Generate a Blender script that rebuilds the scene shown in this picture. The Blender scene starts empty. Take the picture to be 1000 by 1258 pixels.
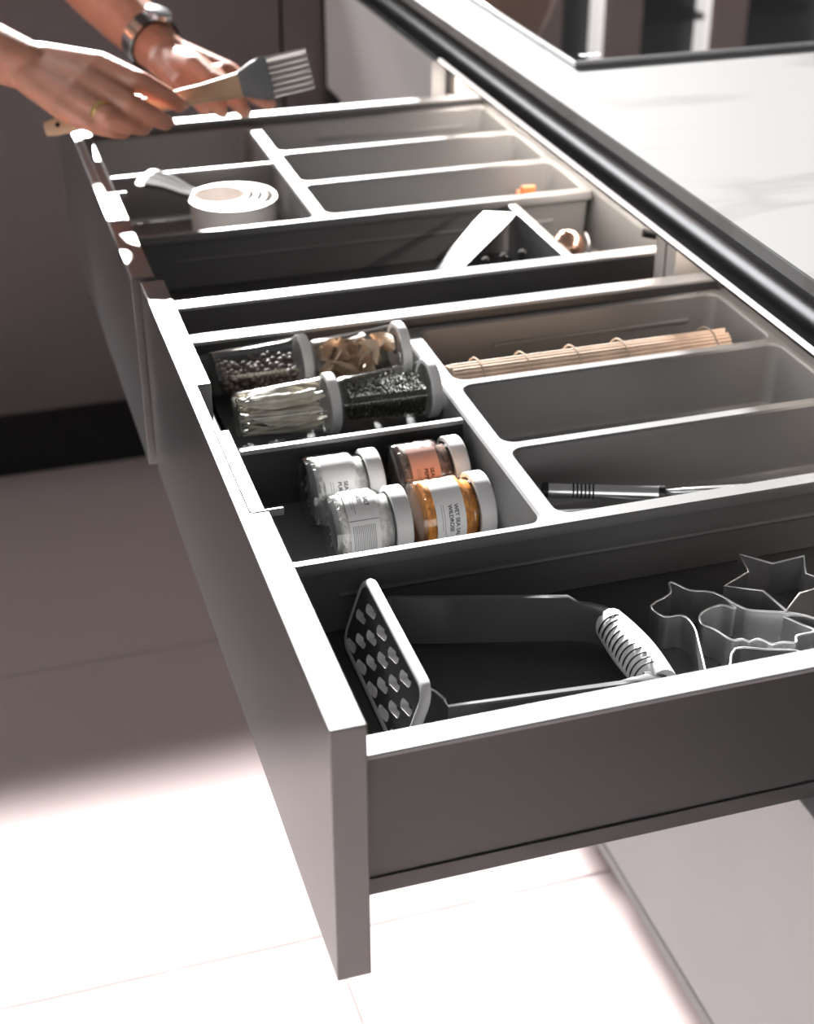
import bpy, bmesh, math, random
from mathutils import Vector, Matrix, noise
C = bpy.context.scene.collection
S = bpy.context.scene
rnd = random.Random(7)
PI = math.pi
# ------------------------------------------------------------------ camera
F_PX, YAW, PITCH, ROLL = 1890.4, 0.298894, 0.532785, -0.0014631
CAM = Vector((0, 0, 1.29))
_cy, _sy, _cp, _sp = math.cos(YAW), math.sin(YAW), math.cos(PITCH), math.sin(PITCH)
FWD = Vector((_sy*_cp, _cy*_cp, -_sp)); _rt = Vector((_cy, -_sy, 0)); _up = _rt.cross(FWD)
RT = _rt*math.cos(ROLL) + _up*math.sin(ROLL); UP = -_rt*math.sin(ROLL) + _up*math.cos(ROLL)
cam = bpy.data.cameras.new('camera'); camo = bpy.data.objects.new('camera', cam); C.objects.link(camo)
camo.matrix_world = Matrix(((RT.x, UP.x, -FWD.x, CAM.x), (RT.y, UP.y, -FWD.y, CAM.y), (RT.z, UP.z, -FWD.z, CAM.z), (0, 0, 0, 1)))
cam.sensor_fit = 'VERTICAL'; cam.sensor_height = 36; cam.sensor_width = 36*1000/1258; cam.lens = F_PX/1258*36
cam.clip_start = 0.02
cam.dof.use_dof = True; cam.dof.focus_distance = 0.97; cam.dof.aperture_fstop = 8.0
S.camera = camo
def at(u, v, d):                       # a point of the room seen at pixel (u, v), d metres in front of the camera
    return CAM + d*(FWD + RT*((u-500)/F_PX) - UP*((v-629)/F_PX))
# ------------------------------------------------------------------ world, lights, exposure
w = bpy.data.worlds.new('room_light'); S.world = w; w.use_nodes = True
bg = w.node_tree.nodes['Background']; bg.inputs['Color'].default_value = (1.0, 0.95, 0.945, 1); bg.inputs['Strength'].default_value = 0.195
sun = bpy.data.lights.new('sun', 'SUN'); sun.energy = 26.0; sun.angle = 0.06; sun.color = (1, 0.985, 0.965)
suno = bpy.data.objects.new('sun', sun); C.objects.link(suno)
suno.rotation_euler = Vector((0.10, 1.0, 0.385)).to_track_quat('Z', 'Y').to_euler(); suno.location = (-2, 3, 4)
bfill = bpy.data.lights.new('back_sheen_fill', 'AREA'); bfill.shape = 'RECTANGLE'; bfill.size = 2.4; bfill.size_y = 1.5; bfill.energy = 105  # unseen area lamp added for sheen on the tops and the handle channel
bfillo = bpy.data.objects.new('back_sheen_fill', bfill); C.objects.link(bfillo)
bfillo.location = (-1.6, 5.0, 2.7); bfillo.rotation_euler = (bfillo.location - Vector((0.3, 1.0, 0.8))).to_track_quat('Z', 'Y').to_euler()
beam = bpy.data.lights.new('left_window_sunbeam', 'AREA'); beam.shape = 'RECTANGLE'; beam.size = 2.14; beam.size_y = 3.72; beam.spread = math.radians(4); beam.energy = 125
beamo = bpy.data.objects.new('left_window_sunbeam', beam); C.objects.link(beamo)
beamo.matrix_world = Matrix(((0.809, 0, -0.588, -2.21), (0, 1, 0, -0.34), (0.588, 0, 0.809, 2.10), (0, 0, 0, 1)))
lfill = bpy.data.lights.new('left_side_fill', 'AREA'); lfill.shape = 'RECTANGLE'; lfill.size = 2.2; lfill.size_y = 1.3; lfill.energy = 55  # unseen fill added to brighten left-facing fronts and streak the channel
lfillo = bpy.data.objects.new('left_side_fill', lfill); C.objects.link(lfillo)
lfillo.location = (-3.6, 0.7, 1.9); lfillo.rotation_euler = (lfillo.location - Vector((0.4, 1.1, 0.7))).to_track_quat('Z', 'Y').to_euler()
S.view_settings.view_transform = 'Standard'; S.view_settings.look = 'None'; S.view_settings.gamma = 1
S.view_settings.use_curve_mapping = False; S.view_settings.exposure = 0.0
S.cycles.max_bounces = 10; S.cycles.transparent_max_bounces = 24
# ------------------------------------------------------------------ materials
def mat(name, col, rough=0.5, metal=0.0, spec=0.5, var=0.0, scale=40, bump=0.0, bscale=200, **kw):
    m = bpy.data.materials.new(name); m.use_nodes = True; nt = m.node_tree; p = nt.nodes['Principled BSDF']
    p.inputs['Base Color'].default_value = (*col, 1); p.inputs['Roughness'].default_value = rough
    p.inputs['Metallic'].default_value = metal; p.inputs['Specular IOR Level'].default_value = spec
    for k, v in kw.items(): p.inputs[k.replace('_', ' ')].default_value = v
    tc = nt.nodes.new('ShaderNodeTexCoord')
    if var > 0:
        n = nt.nodes.new('ShaderNodeTexNoise'); n.inputs['Scale'].default_value = scale; n.inputs['Detail'].default_value = 5
        nt.links.new(tc.outputs['Object'], n.inputs['Vector'])
        r = nt.nodes.new('ShaderNodeValToRGB')
        r.color_ramp.elements[0].position = 0.3; r.color_ramp.elements[1].position = 0.7
        r.color_ramp.elements[0].color = (*[c*(1-var) for c in col], 1); r.color_ramp.elements[1].color = (*[min(1, c*(1+var)) for c in col], 1)
        nt.links.new(n.outputs['Fac'], r.inputs['Fac']); nt.links.new(r.outputs['Color'], p.inputs['Base Color'])
    if bump > 0:
        n2 = nt.nodes.new('ShaderNodeTexNoise'); n2.inputs['Scale'].default_value = bscale; n2.inputs['Detail'].default_value = 3
        nt.links.new(tc.outputs['Object'], n2.inputs['Vector'])
        b = nt.nodes.new('ShaderNodeBump'); b.inputs['Strength'].default_value = bump; b.inputs['Distance'].default_value = 0.001
        nt.links.new(n2.outputs['Fac'], b.inputs['Height']); nt.links.new(b.outputs['Normal'], p.inputs['Normal'])
    return m
def glass_mat(name, tint=(0.97, 0.98, 0.98), gloss=0.06):
    m = bpy.data.materials.new(name); m.use_nodes = True; nt = m.node_tree; nt.nodes.clear()
    o = nt.nodes.new('ShaderNodeOutputMaterial'); t = nt.nodes.new('ShaderNodeBsdfTransparent'); t.inputs['Color'].default_value = (*tint, 1)
    g = nt.nodes.new('ShaderNodeBsdfGlossy'); g.inputs['Roughness'].default_value = 0.04
    lw = nt.nodes.new('ShaderNodeLayerWeight'); lw.inputs['Blend'].default_value = 0.35
    mr = nt.nodes.new('ShaderNodeMapRange'); mr.inputs['To Min'].default_value = gloss; mr.inputs['To Max'].default_value = 0.75
    pw = nt.nodes.new('ShaderNodeMath'); pw.operation = 'POWER'; pw.inputs[1].default_value = 2.2
    mx = nt.nodes.new('ShaderNodeMixShader')
    nt.links.new(lw.outputs['Facing'], pw.inputs[0]); nt.links.new(pw.outputs[0], mr.inputs['Value']); nt.links.new(mr.outputs[0], mx.inputs['Fac'])
    nt.links.new(t.outputs[0], mx.inputs[1]); nt.links.new(g.outputs[0], mx.inputs[2]); nt.links.new(mx.outputs[0], o.inputs['Surface'])
    return m
M = {}
M['lacquer'] = mat('anthracite_lacquer', (0.041, 0.039, 0.0395), 0.40, spec=0.6, var=0.04, scale=6, bump=0.02, bscale=600, Coat_Weight=0.6, Coat_Roughness=0.14)
M['lit_lacquer'] = mat('anthracite_lacquer_lit', (0.56, 0.555, 0.555), 0.36, spec=0.6, var=0.03, scale=6, bump=0.02, bscale=600)  # paler copy of the front lacquer, with the light on it put into the colour
M['steel_grey'] = mat('grey_powder_coat', (0.033, 0.033, 0.0335), 0.42, spec=0.5, var=0.03, scale=9, bump=0.03, bscale=900)
M['rim'] = mat('satin_aluminium', (0.28, 0.28, 0.285), 0.42, metal=0.0, spec=0.8, var=0.03, scale=20)
M['tray'] = mat('grey_tray_plastic', (0.148, 0.147, 0.147), 0.42, spec=0.5, var=0.03, scale=12, bump=0.03, bscale=700)
M['mat_floor'] = mat('dark_liner', (0.055, 0.055, 0.056), 0.5, spec=0.4, var=0.05, scale=30)
M['tall'] = mat('brown_grey_front', (0.086, 0.071, 0.073), 0.42, spec=0.35, var=0.03, scale=5)
M['black'] = mat('black_plastic', (0.006, 0.006, 0.006), 0.35, spec=0.4, var=0.05, scale=20)
M['plinth'] = mat('black_plinth', (0.012, 0.012, 0.012), 0.5, spec=0.2, var=0.05, scale=20)
M['gola'] = mat('black_anodised', (0.095, 0.095, 0.098), 0.25, metal=0.85, spec=0.6, var=0.05, scale=30)
M['nylon'] = mat('black_nylon', (0.010, 0.010, 0.011), 0.28, spec=0.6, var=0.05, scale=40)
M['white_plastic'] = mat('white_plastic', (0.72, 0.68, 0.65), 0.4, spec=0.5, var=0.02, scale=20)
M['lid'] = mat('light_grey_lid', (0.66, 0.66, 0.665), 0.4, spec=0.5, var=0.02, scale=40)
M['label'] = mat('white_paper_label', (0.80, 0.80, 0.805), 0.6, spec=0.2, var=0.02, scale=90)
M['label_pink'] = mat('pink_paper_label', (0.70, 0.42, 0.36), 0.6, spec=0.2, var=0.03, scale=90)
M['ink'] = mat('black_ink', (0.02, 0.02, 0.02), 0.6, spec=0.1, var=0.05, scale=90)
M['ink_grey'] = mat('grey_ink', (0.22, 0.22, 0.23), 0.6, spec=0.1, var=0.05, scale=90)
M['masher'] = mat('dark_grey_masher_plastic', (0.085, 0.085, 0.087), 0.4, spec=0.5, var=0.03, scale=20)
M['grip_and_lit_slots'] = mat('pale_grip_plastic_lit_slots', (0.78, 0.78, 0.78), 0.45, spec=0.4, var=0.02, scale=20)
M['chrome'] = mat('polished_steel', (0.88, 0.88, 0.89), 0.3, metal=1.0, var=0.03, scale=60)
M['brushed'] = mat('brushed_steel', (0.55, 0.55, 0.56), 0.27, metal=1.0, var=0.06, scale=120)
M['brushed_dark'] = mat('dark_grey_handle', (0.05, 0.045, 0.045), 0.75, metal=0.0, spec=0.08, var=0.05, scale=80)
M['gold'] = mat('gold', (0.85, 0.56, 0.22), 0.18, metal=1.0, var=0.03, scale=80)
M['skin'] = mat('skin', (0.50, 0.23, 0.155), 0.42, spec=0.4, var=0.10, scale=60, bump=0.12, bscale=420, Subsurface_Weight=0.25, Subsurface_Scale=0.012)
M['skin'].node_tree.nodes['Principled BSDF'].inputs['Subsurface Radius'].default_value = (1.0, 0.28, 0.16)
M['nail'] = mat('fingernail', (0.62, 0.33, 0.26), 0.22, spec=0.5, var=0.03, scale=60)
M['bamboo'] = mat('bamboo', (0.66, 0.49, 0.37), 0.5, spec=0.3, var=0.18, scale=45, bump=0.1, bscale=300)
M['string'] = mat('cotton_string', (0.45, 0.36, 0.28), 0.8, spec=0.1, var=0.1, scale=200)
M['wood'] = mat('beech_wood', (0.52, 0.36, 0.235), 0.45, spec=0.35, var=0.12, scale=50, bump=0.06, bscale=200)
M['silicone'] = mat('grey_silicone', (0.155, 0.16, 0.165), 0.5, spec=0.35, var=0.03, scale=30)
M['bristle'] = mat('pale_silicone_bristle', (0.40, 0.37, 0.36), 0.3, spec=0.5, var=0.05, scale=50, Transmission_Weight=0.25)
M['pepper'] = mat('peppercorn', (0.12, 0.085, 0.075), 0.5, spec=0.5, var=0.5, scale=110, bump=0.7, bscale=900)
M['leaf'] = mat('dried_bay_leaf', (0.78, 0.73, 0.62), 0.42, spec=0.5, var=0.25, scale=70, bump=0.3, bscale=300)
M['herb'] = mat('dried_green_herb', (0.035, 0.038, 0.022), 0.6, spec=0.4, var=0.5, scale=300)
M['herb_pale'] = mat('pale_herb_stalk', (0.22, 0.21, 0.15), 0.6, spec=0.4, var=0.4, scale=300)
M['ginger'] = mat('tan_dried_root', (0.72, 0.53, 0.38), 0.5, spec=0.5, var=0.35, scale=70, bump=0.4, bscale=250)
M['salt'] = mat('white_salt', (0.78, 0.76, 0.75), 0.35, spec=0.6, var=0.25, scale=260)
M['salt_dark'] = mat('brown_salt_mix', (0.20, 0.125, 0.10), 0.4, spec=0.5, var=0.7, scale=260)
M['orange'] = mat('orange_salt_petals', (0.85, 0.29, 0.05), 0.45, spec=0.5, var=0.45, scale=230)
M['orange_plastic'] = mat('orange_plastic', (0.75, 0.20, 0.07), 0.4, var=0.03, scale=40)
M['copper'] = mat('copper', (0.72, 0.45, 0.33), 0.22, metal=1.0, var=0.04, scale=40)
M['carcass'] = mat('pale_carcass_board', (0.46, 0.43, 0.40), 0.5, spec=0.3, var=0.03, scale=15)
M['rubber'] = mat('black_rubber', (0.01, 0.01, 0.01), 0.7, spec=0.2, var=0.05, scale=40)
M['glass'] = glass_mat('jar_glass')
M['cook'] = mat('black_ceramic_glass', (0.010, 0.010, 0.011), 0.03, spec=0.6, var=0.05, scale=4, Coat_Weight=1.0, Coat_Roughness=0.02)
M['mark'] = mat('white_printed_mark', (0.7, 0.7, 0.7), 0.5, var=0.02, scale=20)
M['brown_panel'] = mat('taupe_panel', (0.32, 0.255, 0.235), 0.5, spec=0.3, var=0.04, scale=6)
M['dark_panel'] = mat('smoked_dark_panel', (0.03, 0.03, 0.03), 0.3, spec=0.4, var=0.04, scale=6)
def emit(name, col, st):
    m = bpy.data.materials.new(name); m.use_nodes = True; p = m.node_tree.nodes['Principled BSDF']
    p.inputs['Base Color'].default_value = (*col, 1); p.inputs['Emission Color'].default_value = (*col, 1); p.inputs['Emission Strength'].default_value = st
    return m
M['led'] = emit('warm_led', (1, 0.80, 0.62), 5)
M['diffuser'] = emit('white_led_diffuser', (1, 0.97, 0.94), 1.1)
M['strip'] = emit('white_light_strip', (1, 0.97, 0.95), 1.2)
# floor tile and marble worktop: own node set-ups
def vein_mat(name, base, vein, rough, scale, spec, stretch):
    m = bpy.data.materials.new(name); m.use_nodes = True; nt = m.node_tree; p = nt.nodes['Principled BSDF']
    p.inputs['Roughness'].default_value = rough; p.inputs['Specular IOR Level'].default_value = spec
    tc = nt.nodes.new('ShaderNodeTexCoord'); mp = nt.nodes.new('ShaderNodeMapping'); mp.inputs['Scale'].default_value = stretch; mp.inputs['Rotation'].default_value = (0, 0, 0.12)
    nt.links.new(tc.outputs['Object'], mp.inputs['Vector'])
    n = nt.nodes.new('ShaderNodeTexNoise'); n.inputs['Scale'].default_value = scale; n.inputs['Detail'].default_value = 6; n.inputs['Distortion'].default_value = 0.8
    nt.links.new(mp.outputs[0], n.inputs['Vector'])
    r = nt.nodes.new('ShaderNodeValToRGB'); e = r.color_ramp.elements
    e[0].position = 0.44; e[0].color = (*base, 1); e[1].position = 0.56; e[1].color = (*base, 1)
    x = e.new(0.5); x.color = (*vein, 1)
    nt.links.new(n.outputs['Fac'], r.inputs['Fac']); nt.links.new(r.outputs['Color'], p.inputs['Base Color'])
    return m
M['marble'] = vein_mat('pale_marble', (0.245, 0.245, 0.245), (0.20, 0.195, 0.192), 0.35, 2.2, 0.4, (1, 2.6, 1))
M['tile'] = mat('pale_floor_tile', (0.485, 0.405, 0.395), 0.45, spec=0.35, var=0.03, scale=3, bump=0.02, bscale=60)
M['grout'] = mat('grey_grout', (0.30, 0.255, 0.25), 0.8, spec=0.1, var=0.05, scale=50)
# ------------------------------------------------------------------ mesh helpers
def origin(o):
    v = Vector((0, 0, 0))
    while o: v = v + o.location; o = o.parent
    return v
def obj(name, bm, m, parent=None, smooth=False, local=False, mods=None):
    me = bpy.data.meshes.new(name)
    if parent and not local: bmesh.ops.translate(bm, verts=bm.verts, vec=-origin(parent))
    bmesh.ops.recalc_face_normals(bm, faces=bm.faces)
    bm.to_mesh(me); bm.free()
    if isinstance(m, str): m = [m]
    for k in m: me.materials.append(M[k])
    if smooth is True:
        for p in me.polygons: p.use_smooth = True
    elif smooth:
        me.shade_smooth() if False else None
        for p in me.polygons: p.use_smooth = True
        me.set_sharp_from_angle(angle=smooth)
    o = bpy.data.objects.new(name, me); C.objects.link(o)
    if parent: o.parent = parent
    return o
SM = math.radians(35)
def tag(o, label, cat, group=None):
    o['label'] = label; o['category'] = cat
    if group: o['group'] = group
    return o
def thing(name, label, cat, loc, group=None):
    return tag_e(bpy.data.objects.new(name, None), label, cat, loc, group)
def tag_e(o, label, cat, loc, group):
    C.objects.link(o); o.location = loc; o.empty_display_size = 0.02
    return tag(o, label, cat, group)
def struct(o): o['kind'] = 'structure'; return o
def box(bm, x0, x1, y0, y1, z0, z1, bev=0.0, seg=2):
    vs = [bm.verts.new((x, y, z)) for x in (x0, x1) for y in (y0, y1) for z in (z0, z1)]
    fs = [bm.faces.new([vs[i] for i in f]) for f in ((0, 1, 3, 2), (4, 6, 7, 5), (0, 4, 5, 1), (2, 3, 7, 6), (0, 2, 6, 4), (1, 5, 7, 3))]
    if bev > 0:
        es = {e for f in fs for e in f.edges}
        bmesh.ops.bevel(bm, geom=list(es), offset=bev, segments=seg, affect='EDGES', profile=0.5)
def bxm(*a, **k):
    bm = bmesh.new(); box(bm, *a, **k); return bm
def prism(bm, pts, axis, a, b):           # closed 2D outline extruded along an axis; pts in the two other axes, in order
    def P(p, t): return {'x': (t, p[0], p[1]), 'y': (p[0], t, p[1]), 'z': (p[0], p[1], t)}[axis]
    va = [bm.verts.new(P(p, a)) for p in pts]; vb = [bm.verts.new(P(p, b)) for p in pts]
    n = len(pts)
    for i in range(n): bm.faces.new((va[i], va[(i+1) % n], vb[(i+1) % n], vb[i]))
    bm.faces.new(va[::-1]); bm.faces.new(vb)
def tube(bm, pts, rad, n=8, caps=True, closed=False, flat=None):
    pts = [Vector(p) for p in pts]; N = len(pts)
    if not hasattr(rad, '__len__'): rad = [rad]*N
    prev = None; rings = []
    for i in range(N):
        if closed: t = pts[(i+1) % N] - pts[i-1]
        else: t = pts[min(i+1, N-1)] - pts[max(i-1, 0)]
        t.normalize()
        if prev is None: u = t.cross(Vector((0, 0, 1)) if abs(t.z) < 0.9 else Vector((1, 0, 0)))
        else: u = prev - t*prev.dot(t)
        u.normalize(); prev = u; v = t.cross(u)
        fu, fv = flat if flat else (1, 1)
        rings.append([bm.verts.new(pts[i] + (u*math.cos(2*PI*k/n)*fu + v*math.sin(2*PI*k/n)*fv)*rad[i]) for k in range(n)])
    for i in range(N if closed else N-1):
        a, b = rings[i], rings[(i+1) % N]
        for k in range(n): bm.faces.new((a[k], a[(k+1) % n], b[(k+1) % n], b[k]))
    if caps and not closed: bm.faces.new(rings[0][::-1]); bm.faces.new(rings[-1])
def lathe(bm, prof, n=32, closed_ends=True):    # prof: (radius, z)
    rings = []
    for r, z in prof:
        if r < 1e-6: rings.append([bm.verts.new((0, 0, z))])
        else: rings.append([bm.verts.new((r*math.cos(2*PI*k/n), r*math.sin(2*PI*k/n), z)) for k in range(n)])
    for a, b in zip(rings, rings[1:]):
        for k in range(n):
            k2 = (k+1) % n
            if len(a) == 1 and len(b) == 1: continue
            if len(a) == 1: bm.faces.new((a[0], b[k], b[k2]))
            elif len(b) == 1: bm.faces.new((a[k], a[k2], b[0]))
            else: bm.faces.new((a[k], a[k2], b[k2], b[k]))
def lm(prof, n=32):
    bm = bmesh.new(); lathe(bm, prof, n); return bm
def rrect(x0, x1, y0, y1, r, n=5):
    out = []
    for cx, cy, a0 in ((x1-r, y1-r, 0), (x0+r, y1-r, PI/2), (x0+r, y0+r, PI), (x1-r, y0+r, 1.5*PI)):
        for k in range(n+1):
            a = a0 + PI/2*k/n; out.append((cx+r*math.cos(a), cy+r*math.sin(a)))
    return out
def loop_verts(bm, pts, z): return [bm.verts.new((p[0], p[1], z)) for p in pts]
def bridge(bm, a, b):
    n = len(a)
    for i in range(n): bm.faces.new((a[i], a[(i+1) % n], b[(i+1) % n], b[i]))
def edges_of(bm, loop):
    return [bm.edges.get((loop[i], loop[(i+1) % len(loop)])) or bm.edges.new((loop[i], loop[(i+1) % len(loop)])) for i in range(len(loop))]
def ellipsoid(bm, c, r, n=8, rot=None):
    c = Vector(c); vs0 = len(bm.verts)
    res = bmesh.ops.create_uvsphere(bm, u_segments=n, v_segments=max(4, n*2//3), radius=1.0)
    for v in res['verts']:
        p = Vector((v.co.x*r[0], v.co.y*r[1], v.co.z*r[2]))
        v.co = c + (rot @ p if rot else p)
def copy_tree(o, parent=None):
    c = o.copy(); C.objects.link(c)
    if parent: c.parent = parent
    for ch in list(o.children): copy_tree(ch, c)
    return c
# ================================================================== SETTING
FRONT_X, FT = 0.136, 0.019                     # outer face of the pulled-out fronts, front thickness
TOP, BOT = 0.823, 0.653                        # drawer front top and bottom
CAB_X = 0.58                                   # outer face of the closed fronts
fl = struct(obj('floor', bxm(-2.2, 3.2, -1.2, 3.6, -0.06, -0.004), 'grout'))
tile_me = None
ys = [1.222 + 0.604*k for k in range(-4, 4)]
for j, y0 in enumerate(ys):
    off = 0.287 if j % 2 == 1 else -0.313
    for i in range(-2, 3):
        x0 = off + 1.2*i
        if tile_me is None:
            t = obj('tile', bxm(0.0015, 1.1985, 0.0015, 0.6025, -0.02, 0.0, bev=0.001, seg=1), 'tile', fl, local=True); tile_me = t.data
        else:
            t = bpy.data.objects.new('tile', tile_me); C.objects.link(t); t.parent = fl
        t.location = (x0, y0, 0)
# --- back run of base units (facing the camera, behind the person's hands)
def back_unit(name, x0, x1, label):
    r = thing(name, label, 'cabinet', ((x0+x1)/2, 2.31, 0))
    obj('body', bxm(x0+0.002, x1-0.002, 2.332, 2.88, 0.166, 0.866), 'lacquer', r)
    obj('door_panel', bxm(x0+0.002, x1-0.002, 2.31, 2.33, 0.164, 0.823, bev=0.001), 'tall', r)
    obj('plinth', bxm(x0, x1, 2.41, 2.43, 0.0, 0.165), 'plinth', r)
    return r
back_unit('base_cabinet', -0.384, 0.515, 'dark brown-grey base cabinet front behind the hands, left of the vertical joint')
back_unit('base_cabinet', -1.285, -0.386, 'dark brown-grey base cabinet at the far left end of the back run')
r = thing('corner_cabinet', 'dark brown-grey narrow corner front right of the vertical joint behind the brush', 'cabinet', (0.55, 2.31, 0))
obj('door_panel', bxm(0.518, 0.579, 2.31, 2.33, 0.164, 0.823, bev=0.001), 'tall', r)
obj('body', bxm(0.519, 1.30, 2.345, 2.88, 0.166, 0.86), 'lacquer', r)
obj('plinth', bxm(0.517, 0.66, 2.41, 2.43, 0.0, 0.165), 'plinth', r)
# --- island / side run: three units with 600 mm fronts
def carcass(y0, y1, name, label, closed):
    r = thing(name, label, 'cabinet', (0.9, (y0+y1)/2, 0))
    X0, X1 = 0.602, 1.16
    for yy in ((y0+0.001, y0+0.019), (y1-0.019, y1-0.001)):
        obj('side_board', bxm(X0, X1, yy[0], yy[1], 0.10, 0.8185), 'carcass', r)
    obj('back_board', bxm(X1, X1+0.016, y0+0.001, y1-0.001, 0.10, 0.868), 'carcass', r)
    obj('bottom_board', bxm(X0, X1, y0+0.02, y1-0.02, 0.10, 0.118), 'carcass', r)
    obj('plinth', bxm(0.66, 0.68, y0, y1, 0.0, 0.098), 'plinth', r)
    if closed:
        obj('drawer_front', bxm(CAB_X, CAB_X+FT, y0+0.004, y1-0.004, BOT, 0.8178, bev=0.001), 'lit_lacquer', r)
    f = obj('lower_front', bxm(CAB_X, CAB_X+FT, y0+0.002, y1-0.002, 0.119, 0.462, bev=0.001), 'lit_lacquer', r)
    obj('edge_strip', bxm(CAB_X-0.001, CAB_X+FT, y0+0.002, y1-0.002, 0.103, 0.118, bev=0.001), 'rim', f)
    obj('shelf_board', bxm(X0+0.03, X1, y0+0.02, y1-0.02, 0.47, 0.488), 'carcass', r)
    obj('grip_channel', bxm(CAB_X+0.03, CAB_X+0.04, y0+0.02, y1-0.02, 0.464, 0.60), 'gola', r)
    return r
cA = carcass(0.568, 1.170, 'base_cabinet', 'cabinet unit with the nearest pulled-out drawer and a lower front coloured as if brightly lit', False)
cB = carcass(1.172, 1.774, 'base_cabinet', 'cabinet unit behind the farther pulled-out drawer, with warm lit interior', False)
cC = carcass(1.776, 2.300, 'base_cabinet', 'closed cabinet unit whose bright front stands beyond the farther drawer', True)
cD = carcass(-0.60, 0.566, 'base_cabinet', 'closed cabinet unit nearest the viewer at the lower right corner', True)
tag(obj('bumper', (lambda b: (tube(b, [(0.604, 1.196, 0.800), (0.592, 1.199, 0.803)], 0.004, 10), b)[1])(bmesh.new()), 'rubber', cB), 'x', 'x')
bpy.data.objects['bumper'].pop('label', None); bpy.data.objects['bumper'].pop('category', None)
# --- handle channel (concave black profile under the worktop) and its light
def gola():
    prof = [(0.578, 0.867)]
    for k in range(13):
        a = math.radians(80 - 160*k/12)
        prof.append((0.588 + 0.020*math.cos(a), 0.8445 + 0.0210*math.sin(a)))
    prof += [(0.5835, 0.8235), (0.5835, 0.8205)]
    bm = bmesh.new(); pts = prof + [(0.616, 0.821), (0.616, 0.867)]
    prism(bm, pts, 'y', -0.60, 2.30); return bm
gr = thing('handle_channel', 'long black concave handle channel running under the marble worktop edge', 'handle', (0.6, 0.85, 0.82))
obj('channel', gola(), 'gola', gr, smooth=SM)
obj('lower_lip', bxm(0.581, 0.5845, -0.60, 2.30, 0.8190, 0.8215, bev=0.0006), 'gola', gr)
obj('light_diffuser', bxm(0.5808, 0.5843, -0.55, 1.757, 0.8216, 0.8250, bev=0.0006), 'diffuser', gr)
led = obj('light_strip', bxm(0.604, 0.612, -0.55, 1.76, 0.8215, 0.8238), 'led', gr)
for yc, L in ((0.87, 0.56), (1.475, 0.56)):
    l = bpy.data.lights.new('cabinet_led', 'AREA'); l.shape = 'RECTANGLE'; l.size = 0.008; l.size_y = L; l.energy = 0.36 if yc < 1 else 1.5; l.color = (1, 0.88, 0.78)
    lo = bpy.data.objects.new('cabinet_led', l); C.objects.link(lo); lo.location = (0.608, yc, 0.8205)
# --- worktop
bm = bmesh.new()
prism(bm, [(0.574, -0.60), (1.30, -0.60), (1.30, 2.95), (-1.30, 2.95), (-1.30, 2.285), (0.574, 2.285)], 'z', 0.8680, 0.8800)
bmesh.ops.bevel(bm, geom=[e for e in bm.edges if abs(e.verts[0].co.z-0.880) < 1e-5 and abs(e.verts[1].co.z-0.880) < 1e-5 ], offset=0.0012, segments=2, affect='EDGES')
wt = tag(obj('worktop', bm, 'marble'), 'thin white marble worktop with faint grey veins above the drawers', 'worktop')
# --- cooktop
ck = thing('cooktop', 'black glass cooktop with steel rim set on the marble worktop', 'cooktop', (0.95, 1.72, 0.880))
obj('glass_plate', bxm(0.637, 1.27, 1.474, 1.98, 0.8802, 0.8855, bev=0.001), 'cook', ck)
fb = bmesh.new()
for a in ((0.6335, 1.2735, 1.4700, 1.4738), (0.6335, 1.2735, 1.9802, 1.984), (0.6332, 0.6368, 1.4738, 1.9802), (1.2702, 1.2738, 1.4738, 1.9802)):
    box(fb, *a, 0.8801, 0.8865, bev=0.0006, seg=1)
obj('frame', fb, 'brushed', ck)
mk = bmesh.new()
for i in range(3): box(mk, 0.650+0.008*i, 0.656+0.008*i, 1.492, 1.500, 0.8855, 0.8857)
obj('printed_mark', mk, 'mark', ck)
# --- wall unit that the cooktop mirrors
wu = thing('wall_cabinet', 'tall display cabinet with white light strips seen mirrored in the cooktop', 'cabinet', (1.6, 3.05, 0.886))
obj('back_panel', bxm(0.92, 3.0, 3.10, 3.12, 0.882, 1.42), 'dark_panel', wu)
for i, x in enumerate((1.364, 1.614, 1.94, 2.19)):
    obj('light_strip', bxm(x, x+0.012, 3.05, 3.10, 0.882, 1.42), 'strip', wu)
    obj('upright_panel', bxm(x+0.0125, x+0.105, 3.06, 3.10, 0.882, 1.42), 'brown_panel', wu)
    for zz in (1.05, 1.24): obj('shelf', bxm(x+0.106, x+0.249, 3.055, 3.10, zz, zz+0.012), 'plinth', wu)
obj('upright_panel', bxm(1.205, 1.285, 3.06, 3.10, 0.882, 1.42), 'brown_panel', wu)
pot = tag(obj('vase', lm([(0, 0.8805), (0.05, 0.8805), (0.10, 0.95), (0.115, 1.03), (0.10, 1.12), (0.06, 1.2), (0.045, 1.26), (0.05, 1.28), (0.04, 1.28), (0.035, 1.25), (0, 1.2)]), 'copper', smooth=SM), 'round copper vase mirrored at the far left of the cooktop', 'vase')
pot.location = (1.03, 2.75, 0)
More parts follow.
